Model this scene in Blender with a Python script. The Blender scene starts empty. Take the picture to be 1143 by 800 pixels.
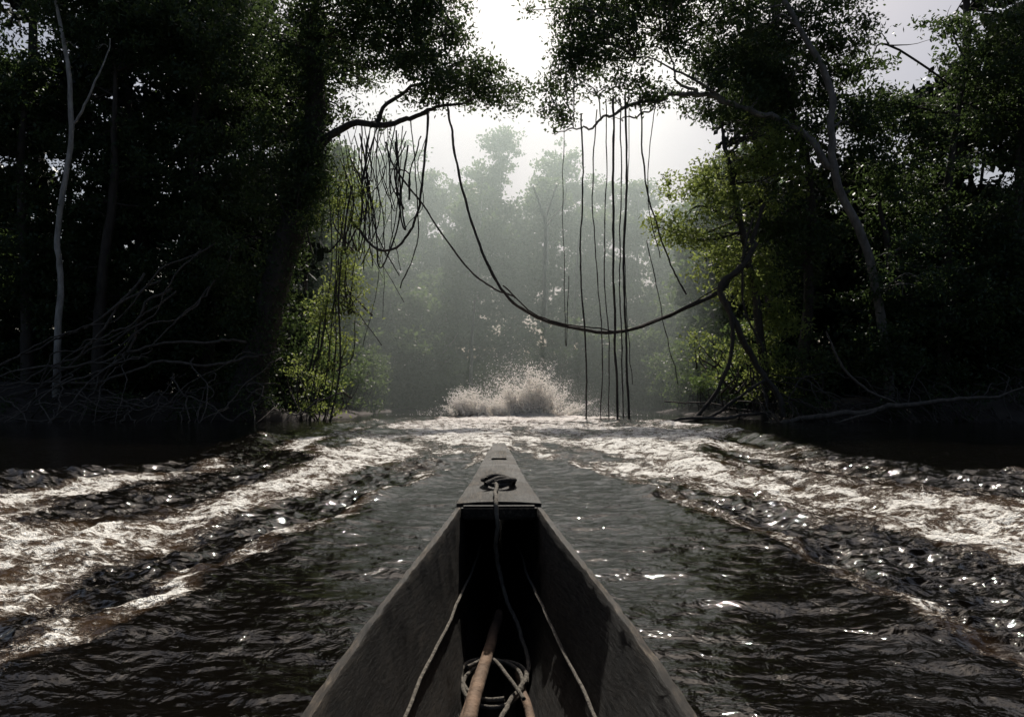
import bpy, math, numpy as np, bmesh
from mathutils import Vector
rng=np.random.default_rng(11)
sc=bpy.context.scene
try:
    sc.view_settings.view_transform='Standard'; sc.view_settings.look='None'; sc.view_settings.exposure=0
except Exception: pass

# ---------------------------------------------------------------- helpers
def mesh_obj(name,v,f,mat,parent=None,attr=None,smooth=False):
    v=np.asarray(v,dtype=np.float32); f=np.asarray(f,dtype=np.int32)
    me=bpy.data.meshes.new(name)
    k=f.shape[1]; n=f.shape[0]
    me.vertices.add(len(v)); me.vertices.foreach_set('co',v.ravel())
    me.loops.add(n*k); me.loops.foreach_set('vertex_index',f.ravel())
    me.polygons.add(n); me.polygons.foreach_set('loop_start',np.arange(0,n*k,k,dtype=np.int32))
    try: me.polygons.foreach_set('loop_total',np.full(n,k,dtype=np.int32))
    except Exception: pass
    me.polygons.foreach_set('use_smooth',np.full(n,smooth,dtype=bool))
    if attr:
        for an,av in attr.items():
            a=me.attributes.new(an,'FLOAT','POINT'); a.data.foreach_set('value',np.asarray(av,dtype=np.float32))
    me.update(calc_edges=True)
    me.materials.append(mat)
    o=bpy.data.objects.new(name,me); sc.collection.objects.link(o)
    if parent: o.parent=parent
    return o
def empty(name):
    o=bpy.data.objects.new(name,None); sc.collection.objects.link(o); return o

class Geo:
    def __init__(s): s.v=[];s.f=[];s.a=[];s.n=0
    def add(s,v,f,a=None):
        v=np.asarray(v,float); s.v.append(v); s.f.append(np.asarray(f)+s.n); s.n+=len(v)
        s.a.append(np.full(len(v),0.5) if a is None else np.asarray(a))
    def obj(s,name,mat,parent=None,smooth=False):
        return mesh_obj(name,np.concatenate(s.v),np.concatenate(s.f),mat,parent,{'tint':np.concatenate(s.a)},smooth)

def spline(P,R,sub=6):
    P=np.asarray(P,float); R=np.asarray(R,float)
    if len(P)==2: 
        t=np.linspace(0,1,sub+1)[:,None]; return P[0]*(1-t)+P[1]*t, R[0]*(1-t[:,0])+R[1]*t[:,0]
    Q=np.vstack([2*P[0]-P[1],P,2*P[-1]-P[-2]])
    out=[];ro=[]
    for i in range(len(P)-1):
        p0,p1,p2,p3=Q[i:i+4]
        for t in np.arange(sub)/sub:
            out.append(0.5*((2*p1)+(-p0+p2)*t+(2*p0-5*p1+4*p2-p3)*t*t+(-p0+3*p1-3*p2+p3)*t**3))
            ro.append(R[i]*(1-t)+R[i+1]*t)
    out.append(P[-1]);ro.append(R[-1])
    return np.array(out),np.array(ro)
def tube(g,P,R,sides=7,sub=6,wob=0.0,lump=0.0):
    if np.isscalar(R): R=[R]*len(P)
    P,R=spline(P,R,sub); n=len(P)
    if wob>0:
        w=rng.normal(0,wob,(n,3)); w=(w+np.roll(w,1,0)+np.roll(w,-1,0))/2; w[0]=0;w[-1]=0; P=P+w
    T=np.gradient(P,axis=0); T/=np.linalg.norm(T,axis=1)[:,None]+1e-9
    up=np.array([0.13,0.97,0.2]) if abs(T[:,2]).mean()>0.6 else np.array([0.1,0.15,1.0])
    A=np.cross(T,up); A/=np.linalg.norm(A,axis=1)[:,None]+1e-9
    B=np.cross(T,A)
    th=np.linspace(0,2*np.pi,sides,endpoint=False)
    rr=R[:,None]*np.ones(sides)[None]
    if lump>0: rr=rr*(1+rng.normal(0,lump,rr.shape))
    V=P[:,None,:]+rr[...,None]*(np.cos(th)[None,:,None]*A[:,None]+np.sin(th)[None,:,None]*B[:,None])
    V=V.reshape(-1,3)
    i=np.arange(n-1)[:,None]*sides; j=np.arange(sides)[None]; j2=(j+1)%sides
    F=np.stack([i+j,i+j2,i+sides+j2,i+sides+j],-1).reshape(-1,4)
    g.add(V,F,np.full(len(V),rng.random()))
def leaves(g,C,L,W,tint,droop=0.3):
    n=len(C)
    a=rng.normal(0,1,(n,3)); a[:,2]-=droop; a/=np.linalg.norm(a,axis=1)[:,None]
    b=np.cross(a,rng.normal(0,1,(n,3))+np.array([0,0,0.8])); b/=np.linalg.norm(b,axis=1)[:,None]+1e-9
    L=L*(0.6+0.8*rng.random(n))[:,None]; W=W*(0.6+0.8*rng.random(n))[:,None]
    V=np.stack([C-a*L/2,C+b*W/2,C+a*L/2,C-b*W/2],1).reshape(-1,3)
    F=np.arange(4*n).reshape(-1,4)
    g.add(V,F,np.repeat(np.clip(tint,0,1),4))
def puffs_leaves(g,cen,pr,n,L,W):
    for c,r in zip(cen,pr):
        k=int(n*(r/1.1)**2)
        d=rng.normal(0,1,(k,3)); d/=np.linalg.norm(d,axis=1)[:,None]
        rad=r*rng.random(k)**0.5*(1+0.3*rng.normal(0,1,k))
        p=c+d*rad[:,None]*np.array([1,1,0.6])
        leaves(g,p,L,W,rng.random()*0.5+rng.random(k)*0.5)
def ellip_puffs(cr,dens):
    cx,cy,cz,rx,ry,rz=cr[:6]
    n=max(4,int(dens*(rx*ry*rz)**(2/3)*1.0))
    d=rng.normal(0,1,(n,3)); d/=np.linalg.norm(d,axis=1)[:,None]
    r=rng.random(n)**0.42*(1+0.14*rng.normal(0,1,n))
    c=np.array([cx,cy,cz])+d*r[:,None]*np.array([rx,ry,rz])
    return c, rng.uniform(0.5,1.4,n)

# ---------------------------------------------------------------- materials
def newmat(name):
    m=bpy.data.materials.new(name); m.use_nodes=True; nt=m.node_tree
    return m,nt,nt.nodes['Principled BSDF']
def N(nt,t,**k):
    n=nt.nodes.new(t)
    for a,b in k.items(): setattr(n,a,b)
    return n
def ramp(nt,stops,interp='LINEAR'):
    r=N(nt,'ShaderNodeValToRGB'); r.color_ramp.interpolation=interp
    e=r.color_ramp.elements
    while len(e)<len(stops): e.new(0.5)
    for el,(p,c) in zip(e,stops):
        el.position=p; el.color=(*c,1) if len(c)==3 else c
    return r
def leafmat(name,c0,c1,trans=0.35,tc=(0.16,0.25,0.03)):
    m,nt,p=newmat(name)
    at=N(nt,'ShaderNodeAttribute',attribute_name='tint')
    r=ramp(nt,[(0.0,c0),(1.0,c1)])
    nt.links.new(at.outputs['Fac'],r.inputs[0]); nt.links.new(r.outputs[0],p.inputs['Base Color'])
    p.inputs['Roughness'].default_value=0.5
    p.inputs['Specular IOR Level'].default_value=0.3
    if trans>0:
        tr=N(nt,'ShaderNodeBsdfTranslucent'); tr.inputs[0].default_value=(*tc,1)
        mx=N(nt,'ShaderNodeMixShader'); mx.inputs[0].default_value=trans
        nt.links.new(p.outputs[0],mx.inputs[1]); nt.links.new(tr.outputs[0],mx.inputs[2])
        nt.links.new(mx.outputs[0],nt.nodes['Material Output'].inputs['Surface'])
    return m
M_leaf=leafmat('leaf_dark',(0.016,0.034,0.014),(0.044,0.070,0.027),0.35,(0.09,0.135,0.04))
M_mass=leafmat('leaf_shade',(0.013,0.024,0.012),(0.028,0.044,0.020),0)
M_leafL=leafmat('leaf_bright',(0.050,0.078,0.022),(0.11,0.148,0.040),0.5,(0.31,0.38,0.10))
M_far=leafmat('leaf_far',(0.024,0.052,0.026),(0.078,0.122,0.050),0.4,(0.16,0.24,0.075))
def barkmat(name,a,b,scale=4):
    m,nt,p=newmat(name)
    tc=N(nt,'ShaderNodeTexCoord'); mp=N(nt,'ShaderNodeMapping'); mp.inputs['Scale'].default_value=(1,1,0.35)
    nz=N(nt,'ShaderNodeTexNoise'); nz.inputs['Scale'].default_value=scale; nz.inputs['Detail'].default_value=5; nz.inputs['Roughness'].default_value=0.65
    r=ramp(nt,[(0.3,a),(0.7,b)])
    nt.links.new(tc.outputs['Object'],mp.inputs[0]); nt.links.new(mp.outputs[0],nz.inputs[0])
    nt.links.new(nz.outputs[0],r.inputs[0]); nt.links.new(r.outputs[0],p.inputs['Base Color'])
    bp=N(nt,'ShaderNodeBump'); bp.inputs['Strength'].default_value=0.6; bp.inputs['Distance'].default_value=0.05
    nt.links.new(nz.outputs[0],bp.inputs['Height']); nt.links.new(bp.outputs[0],p.inputs['Normal'])
    p.inputs['Roughness'].default_value=0.85
    return m
M_bark=barkmat('bark_dark',(0.022,0.018,0.014),(0.06,0.05,0.04))
M_pale=barkmat('bark_pale',(0.16,0.15,0.135),(0.42,0.40,0.36))
M_grey=barkmat('bark_grey',(0.06,0.055,0.048),(0.20,0.185,0.165))
M_liana=barkmat('liana_bark',(0.02,0.018,0.014),(0.06,0.05,0.04),10)
M_root=barkmat('root_bark',(0.03,0.025,0.020),(0.125,0.105,0.085),6)

# ---------------------------------------------------------------- noise
def vnoise(x,y,seed=0):
    xi=np.floor(x).astype(np.int64); yi=np.floor(y).astype(np.int64)
    xf=x-xi; yf=y-yi
    def h(a,b):
        n=(a*374761393+b*668265263+seed*1274126177)&0xffffffff
        n=((n^(n>>13))*1274126177)&0xffffffff
        n=n^(n>>16)
        return (n&0xffff)/65535.0
    u=xf*xf*xf*(xf*(xf*6-15)+10); w=yf*yf*yf*(yf*(yf*6-15)+10)
    return (h(xi,yi)*(1-u)+h(xi+1,yi)*u)*(1-w)+(h(xi,yi+1)*(1-u)+h(xi+1,yi+1)*u)*w
def fbm(x,y,o=4,seed=0):
    s=0;a=0.5;t=0
    for k in range(o):
        s=s+a*vnoise(x,y,seed+k*17); t+=a; a*=0.5
        x,y=(x*0.8-y*0.6)*2.03+5.1,(x*0.6+y*0.8)*2.03+1.7
    return s/t
def sstep(a,b,x):
    t=np.clip((x-a)/(b-a),0,1); return t*t*(3-2*t)
def gridfaces(ny,nx):
    i=np.arange(ny-1)[:,None]*nx; j=np.arange(nx-1)[None]
    return np.stack([i+j,i+j+1,i+nx+j+1,i+nx+j],-1).reshape(-1,4)

# ---------------------------------------------------------------- terrain
xs=np.concatenate([np.linspace(-400,-60,18)[:-1],np.linspace(-60,60,201),np.linspace(60,400,18)[1:]])
ys=np.concatenate([np.linspace(-300,0,16)[:-1],np.linspace(0,120,201),np.linspace(120,500,20)[1:]])
X,Y=np.meshgrid(xs,ys)
xl=np.interp(Y,[0,16,22,40,45,90],[-16,-16,-34,-34,-11.5,-11.5]); xr=np.interp(Y,[0,16,22,40,45,90],[16,16,34,34,13.5,13.5])
ins=np.minimum(np.minimum(X-xl,xr-X),81-Y)+(fbm(X*0.3,Y*0.3,4,5)-0.5)*3.5
Z=np.where(ins>0,np.maximum(-0.4*ins,-1.6),np.minimum(-0.16*ins,1.2)+np.clip(-ins-10,0,60)*0.12)+(fbm(X*0.7,Y*0.7,4,9)-0.5)*0.6
M_ground=barkmat('mud_ground',(0.014,0.011,0.008),(0.04,0.03,0.022),1.5)
mesh_obj('ground',np.stack([X,Y,Z],-1).reshape(-1,3),gridfaces(len(ys),len(xs)),M_ground,smooth=True)

# ---------------------------------------------------------------- water
core=np.linspace(-0.8,0.8,950)
yr=np.concatenate([-60+np.linspace(0,1,20)[:-1]*61, np.exp(np.linspace(math.log(1.0),math.log(90),1100))])
s=np.maximum(yr,1.0)
xc=core[None]*s[:,None]
out_k=(np.arange(1,15)/14.0)**2
xR=xc[:,-1:]+(92-xc[:,-1:])*out_k[None]
xL=xc[:,:1]-(92+xc[:,:1])*out_k[None]
X=np.concatenate([xL[:,::-1],xc,xR],1); Y=np.repeat(yr[:,None],X.shape[1],1)
ax=np.abs(X)
wob=(fbm(X*0.25+3,Y*0.22,3,21)-0.5)
E=np.interp(Y,[0,8,12,16,20,24,36,45,53,60,66],[9.0,7.6,6.9,6.7,7.4,8.0,7.8,6.2,4.2,1.5,0.01])+wob*1.5
I=np.interp(Y,[1,3.5,5.5,9.3,13,17,20,30],[2.5,2.05,1.75,1.25,0.8,0.1,-.6,-1])+(X>0)*0.3*np.clip(Y/5,0,1)*sstep(20,12,Y)+(fbm(X*0.9,Y*0.7,3,33)-0.5)*0.8
inwake=sstep(-0.25,0.45,E-ax)
band=sstep(-0.15,0.45,ax-I)*inwake
fade=1-sstep(60,70,Y)
att=np.interp(Y,[0,6,15,30,55],[1,1,.85,.75,.9])
t=(ax-I)/np.maximum(E-I,0.1)
streak=fbm(t*6.5+np.where(X>0,40,0),Y*0.15+X*.15,4,141)
ridge=np.exp(-((ax-E+0.45)/0.55)**2)*0.16*sstep(2,10,Y)*(1-sstep(44,56,Y))*(0.4+1.1*fbm(X*0.3,Y*0.35,2,51))
ridge2=np.exp(-((ax-E*0.62-wob*2)/0.5)**2)*0.09*(1-sstep(40,52,Y))
innerr=np.exp(-((ax-I-0.15)/0.28)**2)*0.05
div=np.sin((ax*2.6+Y*1.5)+wob*7)*0.02*band
chop=(fbm(X*1.1,Y*1.0,5,61)-0.5)*0.18*band
rid=(1-np.abs(2*fbm(X*2.6,Y*2.3,4,71)-1))
chop2=(rid-0.75)*0.10*band+(streak-.5)*.16*band
small=(fbm(X*1.8+Y*0.5,Y*3.4,4,81)-0.5)*0.062+(fbm(X*6,Y*10,3,91)-0.5)*0.012
bigw=(fbm(X*0.6,Y*1.1,3,95)-0.5)*0.06
calm=(1-0.75*(1-inwake))
Z=(ridge+ridge2+innerr+div+(chop+chop2)*att)*fade+(small+bigw)*calm*np.where(Y<70,1,0.4)
Z+=0.6*np.exp(-((X-1.3)/1.6)**2-((Y-53.4)/1.4)**2)+0.3*np.exp(-((X+2.5)/1.2)**2-((Y-53.4)/1.3)**2)
cx=-0.0163*Y
foot=sstep(0.0,0.22,np.abs(X-cx)-np.interp(Y,[-4.2,-3,0,1.5,3.3,5.0],[0.0,0.2,0.36,0.33,0.10,0.0]))
foot=np.maximum(foot,sstep(4.7,5.0,Y)); foot=np.maximum(foot,1-sstep(-4.4,-4.0,Y))
Z=Z*foot-0.12*(1-foot)
along=0.4*fbm(X*0.9+0.2*Y,Y*0.30,4,101)+0.6*streak
prof=np.exp(-((ax-I-0.22)/0.30)**2)*0.82
body=np.interp(t,[0,0.12,0.22,0.38,0.6,0.85,1.0],[0.14,0.22,0.52,0.74,0.50,0.16,0.22])
nearR=np.where(X>0,0.80,1.04)
foam=(np.maximum(prof+.7*(along-.5),body*nearR+2.7*(along-0.5)))*band
foam+=band*np.interp(Y,[0,10,16,22,45],[0.0,0.02,0.16,0.34,0.44])
foam=np.clip(foam,0,.80)
foam+=0.5*np.exp(-((X-0.2)/4.5)**2-((Y-51)/4.5)**2)
foam+=ridge*0.25*band
foam=np.clip(foam*fade,0,1.0)*foot
M_water,nt,p=newmat('river_water')
p.inputs['IOR'].default_value=1.33; p.inputs['Specular IOR Level'].default_value=0.38
tc=N(nt,'ShaderNodeTexCoord'); at=N(nt,'ShaderNodeAttribute',attribute_name='foam')
def math_(op,a,b=None,clamp=False):
    m=N(nt,'ShaderNodeMath',operation=op,use_clamp=clamp)
    for i,q in enumerate([a,b]):
        if q is None: continue
        if isinstance(q,(int,float)): m.inputs[i].default_value=q
        else: nt.links.new(q,m.inputs[i])
    return m.outputs[0]
def noise(scale,det=6,rough=0.6,dist=0,vec=None):
    n=N(nt,'ShaderNodeTexNoise'); n.inputs['Scale'].default_value=scale; n.inputs['Detail'].default_value=det
    n.inputs['Roughness'].default_value=rough; n.inputs['Distortion'].default_value=dist
    nt.links.new(vec or tc.outputs['Object'],n.inputs['Vector']); return n
nA=noise(2.8,6,0.72,0.7); nB=noise(18,3,0.8,0.3)
mix=math_('ADD',math_('MULTIPLY',nA.outputs[0],2.3),math_('MULTIPLY',nB.outputs[0],1.35))
val=math_('SUBTRACT',math_('ADD',mix,math_('MULTIPLY',at.outputs['Fac'],1.05)),2.36)
mask=math_('MULTIPLY',val,2.9,True)
gate=math_('MULTIPLY',math_('SUBTRACT',at.outputs['Fac'],.06,True),5.0,True)
mask=math_('MULTIPLY',mask,gate)
tea=math_('MULTIPLY',math_('SUBTRACT',at.outputs['Fac'],0.38),1.3,True)
rt=ramp(nt,[(0,(0.003,0.0024,0.0018)),(1,(0.12,0.072,0.040))]); nt.links.new(tea,rt.inputs[0])
rf=ramp(nt,[(0,(0.14,0.10,0.070)),(0.45,(0.44,0.36,0.29)),(1.0,(0.83,0.80,0.75))]); nt.links.new(mask,rf.inputs[0])
cm=N(nt,'ShaderNodeMix',data_type='RGBA'); nt.links.new(mask,cm.inputs[0]); nt.links.new(rt.outputs[0],cm.inputs[6]); nt.links.new(rf.outputs[0],cm.inputs[7])
nt.links.new(cm.outputs[2],p.inputs['Base Color'])
nt.links.new(math_('ADD',math_('MULTIPLY',mask,0.5),0.03),p.inputs['Roughness'])
r1=noise(6,3,0.55,0.6)
hh=math_('ADD',math_('MULTIPLY',r1.outputs[0],0.027),math_('MULTIPLY',nB.outputs[0],0.0035))
hh=math_('ADD',hh,math_('MULTIPLY',math_('MULTIPLY',mask,nB.outputs[0]),0.09))
bp=N(nt,'ShaderNodeBump'); bp.inputs['Distance'].default_value=1.0; bp.inputs['Strength'].default_value=0.8
nt.links.new(hh,bp.inputs['Height']); nt.links.new(bp.outputs[0],p.inputs['Normal'])
mesh_obj('river_water',np.stack([X,Y,Z],-1).reshape(-1,3),gridfaces(*X.shape),M_water,attr={'foam':foam.ravel()},smooth=True)

# ---------------------------------------------------------------- splash
M_spray,nt2,p2=newmat('spray_white')
p2.inputs['Base Color'].default_value=(0.96,0.95,0.93,1); p2.inputs['Roughness'].default_value=0.3
tr=N(nt2,'ShaderNodeBsdfTranslucent'); tr.inputs[0].default_value=(0.98,0.97,0.95,1)
mx=N(nt2,'ShaderNodeMixShader'); mx.inputs[0].default_value=0.8
nt2.links.new(p2.outputs[0],mx.inputs[1]); nt2.links.new(tr.outputs[0],mx.inputs[2]); nt2.links.new(mx.outputs[0],nt2.nodes['Material Output'].inputs['Surface'])
C=[];S=[]
def plume(cx,cy,w,h,n,sz):
    for k in range(max(6,int(n/130))):
        bx=cx+rng.normal(0,w*0.45); hh=h*math.exp(-((bx-cx)/(w*1.25))**2)*rng.uniform(0.4,1.2); m=130
        dirx=(bx-cx)*0.6+rng.normal(0,0.5)
        q=rng.random(m)**1.05
        z=hh*q; x=bx+dirx*q+rng.normal(0,0.09,m)*(0.5+q*2.2); y=cy+rng.normal(0,0.22)+rng.normal(0,0.12,m)
        C.append(np.stack([x,y,z+0.15],1)); S.append(sz*(1.15-q*.7)*rng.uniform(0.4,1.4,m))
plume(1.4,52.7,1.8,3.2,7800,0.072); plume(-2.6,52.7,1.5,1.8,3400,0.062); plume(-0.4,52.7,3.4,1.0,3200,0.06)
n=4500; x=rng.normal(0.6,2.6,n); C.append(np.stack([x,53+rng.normal(0,.8,n),np.abs(rng.normal(0,1.8,n))*np.exp(-(x/4)**2)+.1],1)); S.append(rng.uniform(.01,.035,n))
n=22000; x=rng.normal(1.6,2.6,n); C.append(np.stack([x,53.6+rng.normal(0,1.0,n),np.abs(rng.normal(0,1.7,n))*np.exp(-((x-1.2)/5)**2)+.1],1)); S.append(rng.uniform(.004,.014,n))
C=np.concatenate(C);S=np.concatenate(S)
o6=np.array([[1,0,0],[-1,0,0],[0,1,0],[0,-1,0],[0,0,1],[0,0,-1]],float)
f8=np.array([[0,2,4],[2,1,4],[1,3,4],[3,0,4],[2,0,5],[1,2,5],[3,1,5],[0,3,5]])
V=(C[:,None]+o6[None]*S[:,None,None]).reshape(-1,3); F=(f8[None]+(np.arange(len(C))*6)[:,None,None]).reshape(-1,3)
mesh_obj('water_splash',V,F,M_spray)

# ---------------------------------------------------------------- trees
def tree(name,trunk,tr_r,crowns,dens=7.0,nleaf=125,L=0.25,W=0.115,bark=M_bark,leaf=M_leaf,limbs=16,extra=None,ivy=0):
    e=empty(name); g=Geo(); gl=Geo()
    tube(g,trunk,tr_r,10,8,0.04,0.06)
    P,R=spline(trunk,tr_r,8)
    if extra:
        for ep,er in extra: tube(g,ep,er,7,7,0.09,.05)
    allc=[]
    for cr in crowns:
        c,r=ellip_puffs(cr,cr[6] if len(cr)>6 else dens); allc.append(c)
        puffs_leaves(gl,c,r,nleaf,L,W)
    allc=np.concatenate(allc)
    src=[P]; 
    if extra:
        for ep,er in extra: src.append(spline(ep,er,6)[0])
    SP=np.concatenate(src); SR=np.concatenate([R]+[spline(ep,er,6)[1] for ep,er in (extra or [])])
    for k in rng.permutation(len(allc))[:limbs]:
        c=allc[k]; cand=np.where(SP[:,2]<c[2]+.3)[0]
        if not len(cand): continue
        i=cand[np.argmin(np.linalg.norm(SP[cand]-c,axis=1))]
        a=SP[i]; d=np.linalg.norm(c-a)
        if d>7: continue
        m=(a+c)/2+rng.normal(0,0.13*d,3)+np.array([0,0,0.05*d])
        tube(g,[a,m,c],[min(SR[i]*0.5,0.03+0.012*d),0.02+0.007*d,0.015],6,5,0.06)
        for q in range(2):
            e2=m+(c-m)*0.5+rng.normal(0,0.18*d,3); tube(g,[m,(m+e2)/2+rng.normal(0,.05*d,3),e2],[0.015+0.005*d,0.02,0.01],5,4,0.03)
    if ivy:
        i=rng.integers(0,len(P),ivy); d=rng.normal(0,1,(ivy,3)); d/=np.linalg.norm(d,axis=1)[:,None]
        c=P[i]+d*(R[i]*rng.uniform(0.9,1.9,ivy))[:,None]+rng.normal(0,0.25,(ivy,3))
        leaves(gl,c,L*0.9,W*1.1,rng.random(ivy))
    g.obj('trunk',bark,e,True); gl.obj('crown',leaf,e)
    return e
tree('vine_covered_tree',[(-15.6,46,-0.5),(-14.4,46,5),(-12.6,46,11.5),(-11.4,46,17),(-11.8,47,24)],[1.15,0.85,0.75,0.65,0.35],
     [(-11.5,46.5,21.5,5.5,4,4.5),(-8,46,24.5,4.6,4,3.6),(-4.6,45.6,23.6,2.6,2.4,2.4,7),(-3.3,45,19.2,3.2,2.6,1.7,8),(-5.6,45.5,21.2,2.6,2.6,2.2),(-1.0,45,18.6,1.5,1.5,1.5,7),(-13.5,45.5,15,2.8,2,3.4),(-11.3,45,13.5,1.8,1.4,3),(-16,45.5,8,2,1.5,4)],
     limbs=60,ivy=14000,
     extra=[([(-11.5,46,15.5),(-9.5,45.5,16.8),(-7,45,16.6),(-5,45,17.3),(-2.5,45,18)],[.28,.2,.16,.12,.06]),
            ([(-8,45.2,16.8),(-6.5,45,18.3),(-4,45,19.4)],[.14,.1,.05])])
def shrub(name,cr,leaf=M_leaf,dens=8,n=150,L=.22,W=.1):
    e=empty(name); g=Geo(); gs=Geo()
    for c0 in cr:
        c,r=ellip_puffs(c0,dens); puffs_leaves(g,c,r*0.8,n,L,W)
        for k in range(min(10,len(c))):
            b=np.array([c0[0]+rng.normal(0,.5),c0[1]+rng.normal(0,.5),max(0.0,c0[2]-c0[5]*1.1)])
            tube(gs,[b,(b+c[k])/2+rng.normal(0,.3,3),c[k]],[.06,.04,.015],5,4,.03)
    g.obj('foliage',leaf,e); gs.obj('stems',M_bark,e,True)
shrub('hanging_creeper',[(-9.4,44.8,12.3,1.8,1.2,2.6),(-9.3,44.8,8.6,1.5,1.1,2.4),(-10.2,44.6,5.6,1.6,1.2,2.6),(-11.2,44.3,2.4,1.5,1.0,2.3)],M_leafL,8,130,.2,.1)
left=[
 ((-19,48.5),26,[(-18.5,48,22,4.5,4,5),(-18,48,14,4,3,5),(-19,47.5,8,4,2.5,4)]),
 ((-24.5,46.8),24,[(-22.5,48,24,4.5,4,3.6),(-24,48.5,15,4.5,3,5),(-25,48,8,4.5,2.5,4)]),
 ((-29,47.5),25,[(-29,48,19,4.2,3.5,5.5),(-28.5,48,10,3.6,3,5)]),
 ((-35,49),27,[(-35,49,20,5,4,8),(-34,49,9,4,3,5)]),
]
right=[
 ((17,48),24,[(16,48.5,20.5,4,3.5,3.6),(16.5,48,11,3.6,3,4.5)]),
 ((26,48),25,[(28.4,48,21.5,3.0,3,4.5),(24.5,48,13,4.5,3,4.6),(20.5,48,19,3,2.5,3.6),(24.5,48.4,18.2,3,2,2)]),
 ((31,49),27,[(32,49,20,4,4,7),(30,48,9,4,3,5.5)]),
 ((22,46.8),15,[(21.3,45.4,6.4,3.2,1.6,3.2),(25.5,46,6.4,3.4,1.8,4),(29.5,46,6,3,1.8,4)]),
]
for lst in (left,right):
    for (bx,by),h,cr in lst:
        top=cr[0]
        pts=[(bx,by,-0.3),(bx+rng.normal(0,.6),by,h*0.3),(bx+rng.normal(0,.9),by,h*0.6),(top[0]*.6+bx*.4,by,h*0.85)]
        tree('rainforest_tree',pts,[.4,.3,.22,.1],cr,dens=6.4,nleaf=105,L=.29,W=.14,limbs=26)
def forest_mass(name,specs,leaf,n=70,L=.55,W=.32,dens=4.5,tr=True):
    e=empty(name); g=Geo(); gt=Geo()
    for c0 in specs:
        c,r=ellip_puffs(c0,dens); puffs_leaves(g,c,r*1.3,n,L,W)
        b=c0[0]+rng.normal(0,.5)
        if tr: tube(gt,[(b,c0[1]+1,0),(b+rng.normal(0,.5),c0[1]+1,c0[2]*.5),(c0[0],c0[1],c0[2])],[.22,.16,.08],6,5,.05)
    g.obj('canopy',leaf,e)
    if tr: gt.obj('trunks',M_bark,e,True)
sp=[]
for x in np.arange(-47,-15,3.5):
    for z,rz in ((3,3.4),(8.5,3.8),(14.5,3.8),(20.5,3.6)): sp.append((x+rng.normal(0,.6),54+rng.uniform(-1.5,3),z+rng.normal(0,.6),2.9,1.8,rz))
    if rng.random()<.7: sp.append((x,57,26+rng.normal(0,1),3,2,3))
for x in np.arange(17.5,50,3.2):
    for z,rz in ((2.6,3.4),(8,3.8),(14,3.8)): sp.append((x+rng.normal(0,.6),54+rng.uniform(-1.5,3),z+rng.normal(0,.8),2.9,1.8,rz))
    if x<20 or x>30: sp.append((x,56,20.5+rng.normal(0,1),2.8,2,3.4)); 
    if x<19 or x>36: sp.append((x,57,26,3,2,3))
for x in np.arange(21.5,48,4.0):
    for z in (2.5,7.5,12.5): sp.append((x,60,z,3,1.6,3.6))
for x in np.arange(-46,-20,4.5):
    for z in (3,9): sp.append((x,60,z,3,1.6,3.8))
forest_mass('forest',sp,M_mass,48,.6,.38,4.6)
def big_tree(b,yy_,h,inner=None,name='tall_sky_blocker'):
    cr=[(b,yy_,h-1,4.6,3.6,2.6),(b+rng.normal(0,1.5),yy_,h-6,4.2,3.4,3)]
    if inner: cr=inner
    top=cr[0]
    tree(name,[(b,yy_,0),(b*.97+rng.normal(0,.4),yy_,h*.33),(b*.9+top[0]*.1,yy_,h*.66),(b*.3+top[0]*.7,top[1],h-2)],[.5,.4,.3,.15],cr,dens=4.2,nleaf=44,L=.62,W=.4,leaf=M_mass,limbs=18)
for sx,xs_ in ((-1,(19,26,33,41)),(1,(18,31.5,37,43))):
    for x in xs_: big_tree(sx*x,54+rng.uniform(-1,2),36+rng.normal(0,1.5))  # tall trees added to keep high sky out of the water reflections
# unseen trees added abreast of the boat, boughs block sky from water reflections
for sx in (-1,1):
    for y,z in ((1,14),(8,17),(15,21)):
        b=sx*(18+rng.uniform(0,1.5))
        big_tree(b,y-1,z+2,[(sx*9.5,y+1,z,3.6,4,2.4),(sx*13.5,y,z+1,4,4,3.5),(sx*17.5,y,z-3,3.5,4,4),(sx*11,y,z+4.5,4,4,2.4)],'overhang_sky_blocker')

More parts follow.
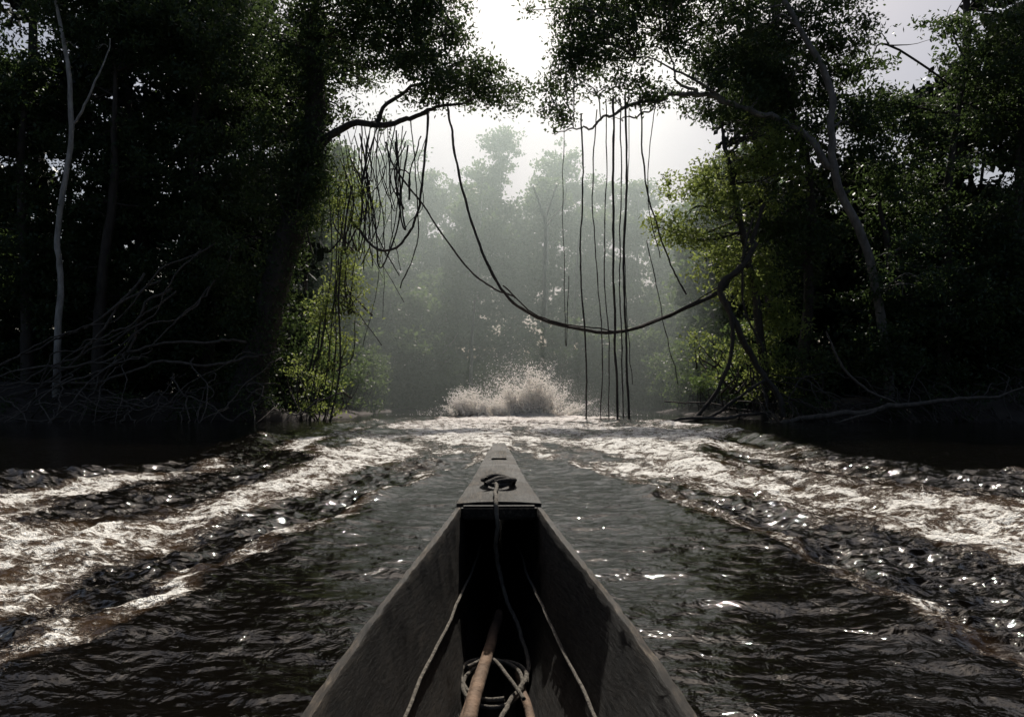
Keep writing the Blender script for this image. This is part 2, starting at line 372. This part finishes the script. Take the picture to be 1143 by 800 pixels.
tree('pale_trunk_tree',[(-25.6,44.6,0),(-25.3,44.6,7),(-25.4,44.6,11),(-24.7,44.6,16),(-24.9,44.6,20),(-25.8,45,24)],[.2,.17,.15,.14,.12,.08],
     [(-26,46,25,3,3,2.4),(-23,46.5,22,2.5,2,2.5)],bark=M_pale,limbs=8,extra=[([(-24.7,44.6,16.5),(-23.4,44.6,18.6),(-22.7,45,21.5)],[.08,.06,.03])])
tree('pale_trunk_tree',[(21.6,45.2,0),(21,44.9,4),(19.9,44.4,9),(18.2,44.2,13),(17.7,44.2,15.5),(17.6,44.2,18.6),(16.2,44.4,21.5),(14.4,44.6,25)],[.3,.26,.24,.22,.2,.19,.16,.12],
     [(6.2,45,21.6,4.2,3,2.2,6.5),(11,45.5,22.5,4.6,3,3.0,6.5),(4.0,45,19.6,2.4,2,1.5,6),(8.5,45.3,24.8,5.5,3,2.4,6.5),(4.6,45.5,24,3.2,2,2,6),(14,46.2,20.5,3,2.6,3.5,6),(2.9,45,17.2,1.2,1.2,1.0,6),(12,45.6,18.4,3,2,1.6,6),(7.5,45,18.9,2.6,1.6,1.0,5),(18,46,23,3.4,2,2.6,6),(20.6,45.6,16.5,2.4,1.5,2.4,6),(16,46,16,2.4,1.6,2,6),(22,43.6,7.5,2,1.0,2.6,6),(21,43.8,3.5,1.6,.8,2,6)],bark=M_grey,limbs=80,
     extra=[([(18,44.3,14),(16,44.6,16.2),(14,44.8,17.2),(12.3,45,17.9),(10.5,45,18.5),(8.6,45,18.2),(6.5,45,17.6),(5.2,45,17),(4.3,45,16.5),(3.3,45,16.5),(2.4,45,16.1)],[.2,.19,.17,.15,.14,.11,.09,.07,.06,.04,.02]),
            ([(12,45,18.1),(10,45,19.5),(7,45,20.5)],[.1,.07,.03]),([(10.5,45,18.5),(9.3,45,19.6),(8.6,45,21.4)],[.1,.06,.03]),
            ([(8.5,45,18.2),(7.8,45,17.4),(6.8,45,17.1),(6.2,45,16.9),(5.6,45,17.0)],[.06,.05,.045,.03,.015])])
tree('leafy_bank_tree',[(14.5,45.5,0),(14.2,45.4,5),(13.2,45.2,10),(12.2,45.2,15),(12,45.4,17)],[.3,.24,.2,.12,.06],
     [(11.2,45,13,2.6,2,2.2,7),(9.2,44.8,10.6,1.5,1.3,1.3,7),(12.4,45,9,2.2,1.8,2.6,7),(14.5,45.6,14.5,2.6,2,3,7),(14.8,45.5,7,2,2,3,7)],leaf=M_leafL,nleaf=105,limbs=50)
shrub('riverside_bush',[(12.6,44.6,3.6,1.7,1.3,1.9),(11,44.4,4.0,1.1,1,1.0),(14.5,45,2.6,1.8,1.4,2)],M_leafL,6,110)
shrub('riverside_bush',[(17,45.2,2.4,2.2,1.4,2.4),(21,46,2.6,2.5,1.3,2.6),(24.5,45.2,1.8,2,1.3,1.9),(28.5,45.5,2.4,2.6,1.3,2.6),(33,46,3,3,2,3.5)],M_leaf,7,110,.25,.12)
shrub('riverside_bush',[(16,43.2,.7,1.6,.8,.7),(20.5,43,.6,1.3,.8,.6),(23.8,43,.9,1.8,.8,.9),(28,42.6,.8,1.8,.8,.8),(31.5,42,.9,1.8,.8,1)],M_leaf,7,100,.22,.11)
shrub('riverside_bush',[(-18,48,3,4,1.5,3.5),(-25,48,3.5,5,1.5,3.5),(-33,48,3.5,5,2,4)],M_leaf,7,100,.27,.13)
shrub('riverside_bush',[(-14.5,43.6,.9,1.3,.8,1.0),(-18,43,.6,1.4,.8,.7),(-21.5,43,.8,1.6,.8,.8),(-26,42.8,.9,1.8,.9,1.0),(-30.5,42,.9,1.8,.9,1.1)],M_leaf,6,110)
shrub('riverside_bush',[(-13.4,y,3+rng.random(),1.9,3,3.2) for y in (50,56,62,69,76)],M_far,7,90,.3,.15)
shrub('riverside_bush',[(15.2,y,3+rng.random(),2.0,3,3.2) for y in (50,56,62,69,76)],M_far,7,90,.3,.15)
sp=[(-17,y,z,3.4,3,4) for y in (64,72,80) for z in (6,13,20)]+[(19,y,z,3.4,3,4) for y in (64,72,80) for z in (6,13,18)]
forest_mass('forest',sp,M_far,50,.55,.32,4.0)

# ---------------------------------------------------------------- distant forest
g=Geo(); gt=Geo()
for (y,hlo,hhi,n,xw) in [(83,3,9,15,28),(88,8,15,15,30),(94,14,23,16,32),(101,22,30,16,34),(108,31,37,17,36)]:
    for i in range(n):
        x=-xw+2*xw*(i+rng.random())/n
        prof=np.interp(x,[-30,-12,-3,4,12,22,40],[.95,.95,1.02,1.02,.90,.80,.9])
        h=rng.uniform(hlo,hhi)*prof; yy=y+rng.normal(0,1.4)
        rx=rng.uniform(2.4,4.6); rz=rng.uniform(1.8,3.4)
        for cc in ((x,yy,h-rz*0.8,rx,2.6,rz),(x+rng.normal(0,1.5),yy+1,max(1.5,h-rz*2.4),rx*1.1,2.0,rz*1.3),(x+rng.normal(0,1.5),yy+1,max(1.5,h-rz*4.4),rx*1.1,2.0,rz*1.3)):
            if cc[2]>1.6 or y<86:
                c,r=ellip_puffs(cc,4.2); puffs_leaves(g,c,r*1.2,54,.50,.28)
        if rng.random()<0.4:
            b=x+rng.normal(0,.5); tube(gt,[(b,yy-2.2,0),(b+rng.normal(0,.5),yy-2.2,h*.5),(x,yy-1,h-rz*.5)],[.2,.15,.07],6,5,.05)
for P_,R_ in [([(-4.1,78.5,-.3),(-4.0,78.6,6),(-3.7,78.7,11)],[.2,.16,.1]),
            ([(3.6,86,8),(3.5,84,17),(3.4,83.5,20),(2.2,83.5,23.5)],[.2,.2,.18,.07]),([(3.45,83.5,19.6),(4.7,83.5,23.6)],[.14,.06]),
            ([(6.6,86,8),(6.8,84,14),(7.0,84,18)],[.14,.12,.07]),([(3.4,83.5,19),(5.2,83.5,21.4),(5.8,83.5,23.4)],[.1,.07,.04])]:
    tube(gt,P_,R_,6,6,.05)
fe=empty('distant_forest'); g.obj('canopy',M_far,fe); gt.obj('trunks',M_pale,fe,True)

# ---------------------------------------------------------------- lianas
def liana(paths,name='liana'):
    g=Geo()
    for P,r in paths: tube(g,P,r,6,8,0.03,0.1)
    g.obj(name,M_liana,None,True)
Y0=44.2
def z3(l,y=Y0): return [(a,y+0.15*math.sin(a*2),b) for a,b in l]
liana([(z3([(-3.6,17.6),(-3.3,15.8),(-2.9,13.6),(-2.1,10.6),(-.6,7.3),(1.4,5.7),(4.4,5.0),(6.5,5.0),(9.5,6.2),(11.6,7.3),(13.1,9.5),(14,12)]),[.06,.065,.07,.075,.08,.09,.10,.10,.11,.12,.12,.1]),
       (z3([(-.5,7.45),(1.5,5.8),(4.4,5.12),(6.5,5.05),(9.6,6.3),(11.7,7.5)],44.1),.04)])
liana([(z3([(-7,15.4),(-6.6,14.2),(-4.7,11.6),(-2.6,8.6),(-1.1,7.4),(.2,6.8)]),.05)])
liana([(z3([(-4.7,17.2),(-4.9,14),(-5.2,11.8),(-6,10),(-7.2,9.4),(-8.4,10.4),(-9,11.2)]),.07)])
for u,zt,zb,r in [(3.85,17,-.2,.045),(4.7,17.2,-.2,.03),(5.15,17.6,-.2,.03),(5.6,17.8,-.2,.065),(6.0,17.8,-.2,.035),(6.25,18,-.2,.06),(6.45,17.9,2,.02),(2.9,16.2,8,.02)]:
    a=rng.normal(0,.1)
    liana([([(u,Y0+rng.normal(0,.3),zt),(u+a,Y0,zt*.75),(u+rng.normal(0,.1),Y0,zt*.5),(u+rng.normal(0,.1)+.1,Y0,zt*.25),(u+.25,Y0,zb)],r)])
liana([(z3([(7.1,18),(7.3,14.5),(7.8,11.5),(8.8,8.6),(9.7,7.0)]),.045),(z3([(7.5,10),(8.0,7.5),(8.6,4.5),(9.2,2)]),.025),(z3([(8.1,18.2),(7.7,15.5),(7.6,12),(8.2,9)]),.025)])
liana([(z3([(13.2,9.6),(12.3,8.2),(11.2,7.2),(12,5.2),(13.2,3),(14.2,1.6),(14.6,.2)],42.9),.16),(z3([(11.6,6.4),(11.8,4.2),(11.2,2),(9.9,.2),(8.6,-.1)],42.8),.11),
       (z3([(13.6,2.2),(12,1.2),(10.8,.3),(9,-.1)],42.7),.09),(z3([(13,11),(12.4,8.5),(12.6,6),(13.6,3.8)],42.9),.06)],'woody_liana')
tang=[]
for k in range(34):
    a=rng.uniform(-11,-4.8); b=a+rng.uniform(-2.6,2.0); zt=rng.uniform(15.5,17.2); 
    if rng.random()<.45:
        zz=rng.uniform(4,12); tang.append(([(a,44.6,zt),(a+rng.normal(0,.4),44.4,zt*.7+zz*.3),(a+rng.normal(0,.5),44.4,(zt*.3+zz*.7)),(min(a+rng.normal(0,.9),-6),44.3,zz)],rng.uniform(.012,.035)))
    else:
        zz=rng.uniform(8,13.5); tang.append(([(a,44.6,zt),(a*.8+b*.2+rng.normal(0,.4),44.3,(zt*.4+zz*.6)),((a+b)/2,44.2,zz),(b*.8+a*.2+rng.normal(0,.4),44.3,zt*.4+zz*.6),(b-.5,44.8,zt-rng.random()*2)],rng.uniform(.015,.05)))
for x in (-9.6,-9.2,-10.2,-8.9): tang.append(([(x,44.2,13),(x-.2+rng.normal(0,.3),44.0,8),(x-.6,44,3),(x-1.1,43.8,-.1)],rng.uniform(.03,.06)))
liana(tang,'liana_tangle')

# ---------------------------------------------------------------- roots, driftwood
g=Geo()
for k in range(12):
    sx=rng.uniform(-21,-12.5); sz=rng.uniform(2.5,10); ln=rng.uniform(5,16); ex=max(sx-ln,-33); ez=rng.uniform(-.2,3.0)
    d=(sx-ex); sag=rng.uniform(1.2,2.4); q0=rng.uniform(.45,1.15)
    P_=[(sx,44.9,sz)]
    for q in (.16,.34,.52,.7,.86,1): P_.append((sx-d*q+rng.normal(0,.3),44.2-q*1.2+rng.normal(0,.3),(sz-ez)*(1-q)**sag+ez+rng.normal(0,.35)))
    tube(g,P_,[.09*q0,.08*q0,.075*q0,.065*q0,.06*q0,.05*q0,.02],6,7,.09)
for k in range(44):
    x=rng.uniform(-33,-10.5); h=rng.uniform(.5,4.0)*(1 if x<-13 else .6); w=rng.normal(0,2.4); q0=rng.uniform(.4,1.2)
    tube(g,[(x+w,44.6,h),(x+w*.6+rng.normal(0,.5),43.4,h*.9+rng.normal(0,.3)),(x+.2*w+rng.normal(0,.4),42.2,h*.45),(x-w*.1,41-rng.random()*1.8,-.2)],[.05*q0,.045*q0,.04*q0,.02*q0],5,7,.10)
for k in range(10):
    x=rng.uniform(-32,-15); tube(g,[(x-3,43,rng.uniform(.2,1.0)),(x-1.2,42.2,rng.uniform(.2,1.6)),(x+1.2,42.2,rng.uniform(.1,1.2)),(x+3,43.1,rng.uniform(0,2))],[.02,.04,.05,.02],6,7,.12)
g.obj('aerial_roots',M_root,None,True)
g=Geo()
for k in range(70):
    x=rng.uniform(13,33); h=rng.uniform(.8,3.2); w=rng.normal(0,2)
    tube(g,[(x+w,44.4,h),(x+w*.5+rng.normal(0,.3),43.2,h*.8),(x+.1*w,42.2,h*.35),(x-w*.1,41.4-rng.random()*1.6,-.2)],[rng.uniform(.02,.05),.04,.03,.02],5,6,.09)
g.obj('aerial_roots',M_bark,None,True)
g=Geo()
tube(g,[(13,41.4,-.1),(16,41.5,.3),(19.5,41.6,.7),(23.5,41.7,1.2),(27,42,1.8)],[.10,.15,.14,.10,.04],8,7,.08)
tube(g,[(16.8,42.6,4.8),(17.6,42.2,2.8),(19,41.9,1.5),(20.2,41.7,.9)],[.05,.07,.07,.05],6,6,.05)
tube(g,[(19.5,41.6,.7),(18,41.2,.3),(16.2,40.8,-.15)],[.1,.07,.04],6,6,.05)
tube(g,[(7,42,-.05),(9,42.2,.12),(11.5,42.6,.2),(14,43,.5)],[.05,.09,.11,.08],6,6,.05)
g.obj('driftwood',M_root,None,True)

# ---------------------------------------------------------------- canoe
M_wood,nt,p=newmat('weathered_wood')
tc=N(nt,'ShaderNodeTexCoord'); mp=N(nt,'ShaderNodeMapping'); mp.inputs['Scale'].default_value=(12,1.5,12)
nt.links.new(tc.outputs['Object'],mp.inputs[0])
n1=N(nt,'ShaderNodeTexNoise'); n1.inputs['Scale'].default_value=6; n1.inputs['Detail'].default_value=10; n1.inputs['Roughness'].default_value=.8; n1.inputs['Distortion'].default_value=.4
n2=N(nt,'ShaderNodeTexNoise'); n2.inputs['Scale'].default_value=3.6; n2.inputs['Detail'].default_value=8; n2.inputs['Roughness'].default_value=.7
nt.links.new(mp.outputs[0],n1.inputs[0]); nt.links.new(tc.outputs['Object'],n2.inputs[0])
r=ramp(nt,[(.38,(.008,.0065,.005)),(.50,(.035,.028,.022)),(.64,(.14,.118,.092))]); nt.links.new(n1.outputs[0],r.inputs[0])
r2=ramp(nt,[(.42,(.18,.155,.13)),(.58,(1,1,1))]); nt.links.new(n2.outputs[0],r2.inputs[0])
mm=N(nt,'ShaderNodeMix',data_type='RGBA',blend_type='MULTIPLY'); mm.inputs[0].default_value=1
nt.links.new(r.outputs[0],mm.inputs[6]); nt.links.new(r2.outputs[0],mm.inputs[7])
# damp inside; its shade and sky-lit rim put into colour (vertex attribute 'dry')
atd=N(nt,'ShaderNodeAttribute',attribute_name='baked_light'); rd=ramp(nt,[(0,(.26,.23,.20)),(.75,(.78,.75,.70)),(1,(1.4,1.33,1.24))]); nt.links.new(atd.outputs['Fac'],rd.inputs[0])
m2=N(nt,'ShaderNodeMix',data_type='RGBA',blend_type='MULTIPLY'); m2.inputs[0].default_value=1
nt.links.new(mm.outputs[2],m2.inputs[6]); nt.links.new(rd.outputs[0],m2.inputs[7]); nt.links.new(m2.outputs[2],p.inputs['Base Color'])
rr=ramp(nt,[(.38,(.42,)*3),(.62,(.8,)*3)]); nt.links.new(n2.outputs[0],rr.inputs[0]); nt.links.new(rr.outputs[0],p.inputs['Roughness'])
p.inputs['Specular IOR Level'].default_value=.25
bp=N(nt,'ShaderNodeBump'); bp.inputs['Strength'].default_value=.9; bp.inputs['Distance'].default_value=.010
nt.links.new(n1.outputs[0],bp.inputs['Height']); nt.links.new(bp.outputs[0],p.inputs['Normal'])
canoe=empty('dugout_canoe')
ky=[-4.2,-3.0,-1.5,0,1.5,2.0,3.3,4.3,5.15,5.22]
kw=[.10,.27,.38,.41,.375,.325,.172,.10,.05,.03]
kz=[.66,.60,.55,.55,.61,.65,.755,.825,.885,.87]
kb=[.25,.02,-.10,-.12,-.12,-.11,-.06,.05,.35,.5]
yy=np.linspace(-4.2,5.22,190)
def smooth(k,y): 
    v=np.interp(yy,ky,k); kk=np.ones(11)/11; vp=np.pad(v,5,mode='edge'); return np.interp(y,yy,np.convolve(vp,kk,'valid'))
HW=smooth(kw,yy);GZ=smooth(kz,yy);BZ=smooth(kb,yy)
GZ=GZ+np.sin(yy*3.1)*.002+rng.normal(0,.0014,len(yy)); HW=HW+np.sin(yy*4.3)*.0015+rng.normal(0,.001,len(yy))
th=0.024
def section(i):
    w=HW[i];g=GZ[i];b=BZ[i];y=yy[i]
    out=[(0,b),(w*.38,b+.02),(w*.72,b+(g-b)*.28),(w*.90,b+(g-b)*.62),(w,g-.004),(w-.003,g+.002)]
    t=min(th,w*.55)*(1+.10*math.sin(y*5)); fb=b+.17
    inn=[(w-t+.003,g+.002),(w-t,g-.005),(w-t-.004,g-.03),(w*.86-t,b+(g-b)*.66),(w*.60-t*.8,b+(g-b)*.36),(max(w*.30-t*.3,.003),fb+.01),(0,fb)]
    half=out+inn
    baked_light=[0,0,0,.2,1,1,1,.7,.12,0,0,0,0]
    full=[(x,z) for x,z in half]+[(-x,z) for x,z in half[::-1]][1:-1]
    dr=baked_light+baked_light[::-1][1:-1]
    return [(x,y,z) for x,z in full],dr
sec=[section(i) for i in range(len(yy))]
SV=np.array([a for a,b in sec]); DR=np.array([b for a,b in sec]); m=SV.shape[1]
V=SV.reshape(-1,3); i=np.arange(len(yy)-1)[:,None]*m; j=np.arange(m)[None]; j2=(j+1)%m
F=np.stack([i+j,i+m+j,i+m+j2,i+j2],-1).reshape(-1,4)
hull=mesh_obj('hull',V,F,M_wood,canoe,{'baked_light':DR.ravel()},smooth=True)
bm=bmesh.new(); bm.from_mesh(hull.data)
bm.verts.ensure_lookup_table()
for s0 in (0,(len(yy)-1)*m):
    try: bm.faces.new([bm.verts[s0+k] for k in range(m)])
    except Exception: pass
bmesh.ops.recalc_face_normals(bm,faces=bm.faces)
bm.to_mesh(hull.data); bm.free()
for pl in hull.data.polygons: pl.use_smooth=True
try: hull.data.set_sharp_from_angle(angle=math.radians(40))
except Exception: pass
def baked_light_attr(o,v):
    a=o.data.attributes.new('baked_light','FLOAT','POINT'); a.data.foreach_set('value',np.full(len(o.data.vertices),v,dtype=np.float32))
def deck(y0,y1,name,off=.004,thick=.035,inset=.0):
    ysd=np.linspace(y0,y1,24); W_=np.interp(ysd,yy,HW)-inset; Zt=np.interp(ysd,yy,GZ)+off
    pr=[(-1,0),(-.5,.006),(0,.008),(.5,.006),(1,0)]
    vs=[];n=len(ysd)
    for a,w,z in zip(ysd,W_,Zt):
        for px,pz in pr: vs.append((px*w,a,z+pz+.012))
        for px,pz in pr[::-1]: vs.append((px*w,a,z-thick))
    k=10; fs=[]
    for q in range(n-1):
        for c in range(k): fs.append([q*k+c,q*k+(c+1)%k,(q+1)*k+(c+1)%k,(q+1)*k+c])
    fs.append([0,9,8,1]);fs.append([1,8,7,2]);fs.append([2,7,6,3]);fs.append([3,6,5,4])
    e=(n-1)*k
    for a in ([0,1,8,9],[1,2,7,8],[2,3,6,7],[3,4,5,6]): fs.append([e+z for z in a])
    o=mesh_obj(name,vs,fs,M_wood,canoe); baked_light_attr(o,.75); return o
deck(3.3,5.19,'bow_deck')
def box(name,c,s_,mat,rot=None,baked_light=.6):
    bm=bmesh.new(); bmesh.ops.create_cube(bm,size=1)
    for v in bm.verts: v.co=Vector((v.co.x*s_[0],v.co.y*s_[1],v.co.z*s_[2]))
    bmesh.ops.bevel(bm,geom=bm.edges[:],offset=min(s_)*.18,segments=2,affect='EDGES')
    me=bpy.data.meshes.new(name); bm.to_mesh(me); bm.free(); me.materials.append(mat)
    o=bpy.data.objects.new(name,me); sc.collection.objects.link(o); o.location=c; o.parent=canoe
    if rot: o.rotation_euler=rot
    baked_light_attr(o,baked_light); return o
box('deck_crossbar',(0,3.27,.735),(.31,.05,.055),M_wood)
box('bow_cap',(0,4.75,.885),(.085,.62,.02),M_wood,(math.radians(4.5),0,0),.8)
M_rope=barkmat('rope_fibre',(.06,.05,.04),(.20,.175,.14),60)
M_rope2=barkmat('rope_dark',(.02,.017,.014),(.06,.05,.04),60)
M_pole=barkmat('pole_wood',(.05,.03,.018),(.21,.13,.08),7)
def ring(cx,cy,cz,r,tr_,turns=1,tilt=0,sq=1):
    t=np.linspace(0,2*np.pi*turns,int(22*turns)); rr=r*(1+.14*np.sin(t*1.7))
    return [(cx+math.cos(a)*q,cy+math.sin(a)*q*sq,cz+.006*math.sin(a*2.3)+b*.0015+tilt*math.sin(a)) for a,q,b in zip(t,rr,t)]
g1=Geo(); tube(g1,ring(0,3.66,.812,.066,0,2.6,0,1.4),.011,7,2); tube(g1,[(-.06,3.55,.82),(0,3.62,.84),(.055,3.74,.82)],.011,7,4); g1.obj('rope_coil',M_rope2,canoe,True)
gr=Geo()
tube(gr,[(-.01,3.62,.83),(-.014,3.4,.80),(-.012,3.235,.785),(-.006,3.20,.70),(-.012,3.25,.60),(.0,3.28,.50),(.035,3.22,.38),(.085,3.08,.29),(.105,2.9,.24),(.085,2.72,.23),(.04,2.6,.22),(.0,2.45,.21)],.0085,7,8,.002)
tube(gr,ring(-.02,2.75,.22,.115,0,1.8,.02,1.3),.0075,7,2)
tube(gr,[(-.11,2.8,.26),(-.03,2.86,.27),(.03,2.7,.26),(.08,2.55,.24)],.007,7,6)
gr.obj('mooring_rope',M_rope,canoe,True)
gs=Geo()
for sgn in (-1,1):
    ysx=np.linspace(3.75,1.0,12); P_=[]
    for y in ysx:
        w=np.interp(y,yy,HW);g_=np.interp(y,yy,GZ);b=np.interp(y,yy,BZ)
        P_.append((sgn*(w*.86-th-.010),y,b+(g_-b)*.66+.005*math.sin(y*9+sgn)))
    tube(gs,P_,.0055,7,5,.0015)
gs.obj('side_ropes',M_rope,canoe,True)
gp=Geo()
tube(gp,[(.0,3.35,.30),(-.03,3.0,.285),(-.085,2.4,.25),(-.13,1.8,.22)],[.018,.021,.023,.024],10,6,.002,.03)
tube(gp,[(-.04,3.0,.24),(-.075,2.8,.22),(-.125,2.3,.20),(-.16,1.8,.19)],[.015,.018,.02,.02],9,6,.002,.03)
tube(gp,[(.068,2.9,.20),(.09,2.6,.20),(.12,2.2,.19),(.14,1.8,.19)],[.012,.015,.016,.016],9,6,.002,.03)
gp.obj('wooden_poles',M_pole,canoe,True)
canoe.rotation_euler=(0,0,.0163)

# ---------------------------------------------------------------- mist
def mist(name,loc,scale,dens,col,g_):
    bm=bmesh.new(); bmesh.ops.create_cube(bm,size=1)
    me=bpy.data.meshes.new(name); bm.to_mesh(me); bm.free()
    m=bpy.data.materials.new(name); m.use_nodes=True; nt=m.node_tree; nt.nodes.clear()
    o_=N(nt,'ShaderNodeOutputMaterial'); v=N(nt,'ShaderNodeVolumeScatter')
    v.inputs['Color'].default_value=(*col,1); v.inputs['Density'].default_value=dens; v.inputs['Anisotropy'].default_value=g_
    nt.links.new(v.outputs[0],o_.inputs['Volume']); me.materials.append(m)
    o=bpy.data.objects.new(name,me); sc.collection.objects.link(o); o.location=loc; o.scale=scale
    return o
mist('mist',(0,83,20),(40,56,42),.0084,(.80,.98,.94),.6)

# ---------------------------------------------------------------- light
EL=50; AZ=4
w=bpy.data.worlds.new('World'); sc.world=w; w.use_nodes=True
nt=w.node_tree; bg=nt.nodes['Background']; sky=nt.nodes.new('ShaderNodeTexSky'); sky.sky_type='NISHITA'; sky.sun_disc=False
sky.sun_elevation=math.radians(EL); sky.sun_rotation=math.radians(AZ); sky.dust_density=4.5; sky.air_density=1.0; sky.ozone_density=1.0
nt.links.new(sky.outputs[0],bg.inputs[0]); bg.inputs[1].default_value=.075
sd=bpy.data.lights.new('sun','SUN'); sd.energy=5.0; sd.angle=math.radians(.5); sd.color=(1,.95,.86)
so=bpy.data.objects.new('sun',sd); sc.collection.objects.link(so)
d=Vector((math.sin(math.radians(AZ))*math.cos(math.radians(EL)),math.cos(math.radians(AZ))*math.cos(math.radians(EL)),math.sin(math.radians(EL))))
so.rotation_euler=d.to_track_quat('Z','Y').to_euler(); so.location=(5,60,60)

cam=bpy.data.cameras.new('camera'); cam.lens=28; cam.sensor_width=36; cam.shift_y=45/1143; cam.clip_end=2000; cam.clip_start=.05
co=bpy.data.objects.new('camera',cam); sc.collection.objects.link(co); co.location=(0,0,1.2); co.rotation_euler=(math.radians(90),0,0)
sc.camera=co
print('verts',sum(len(o.data.vertices) for o in bpy.data.objects if o.type=='MESH'))
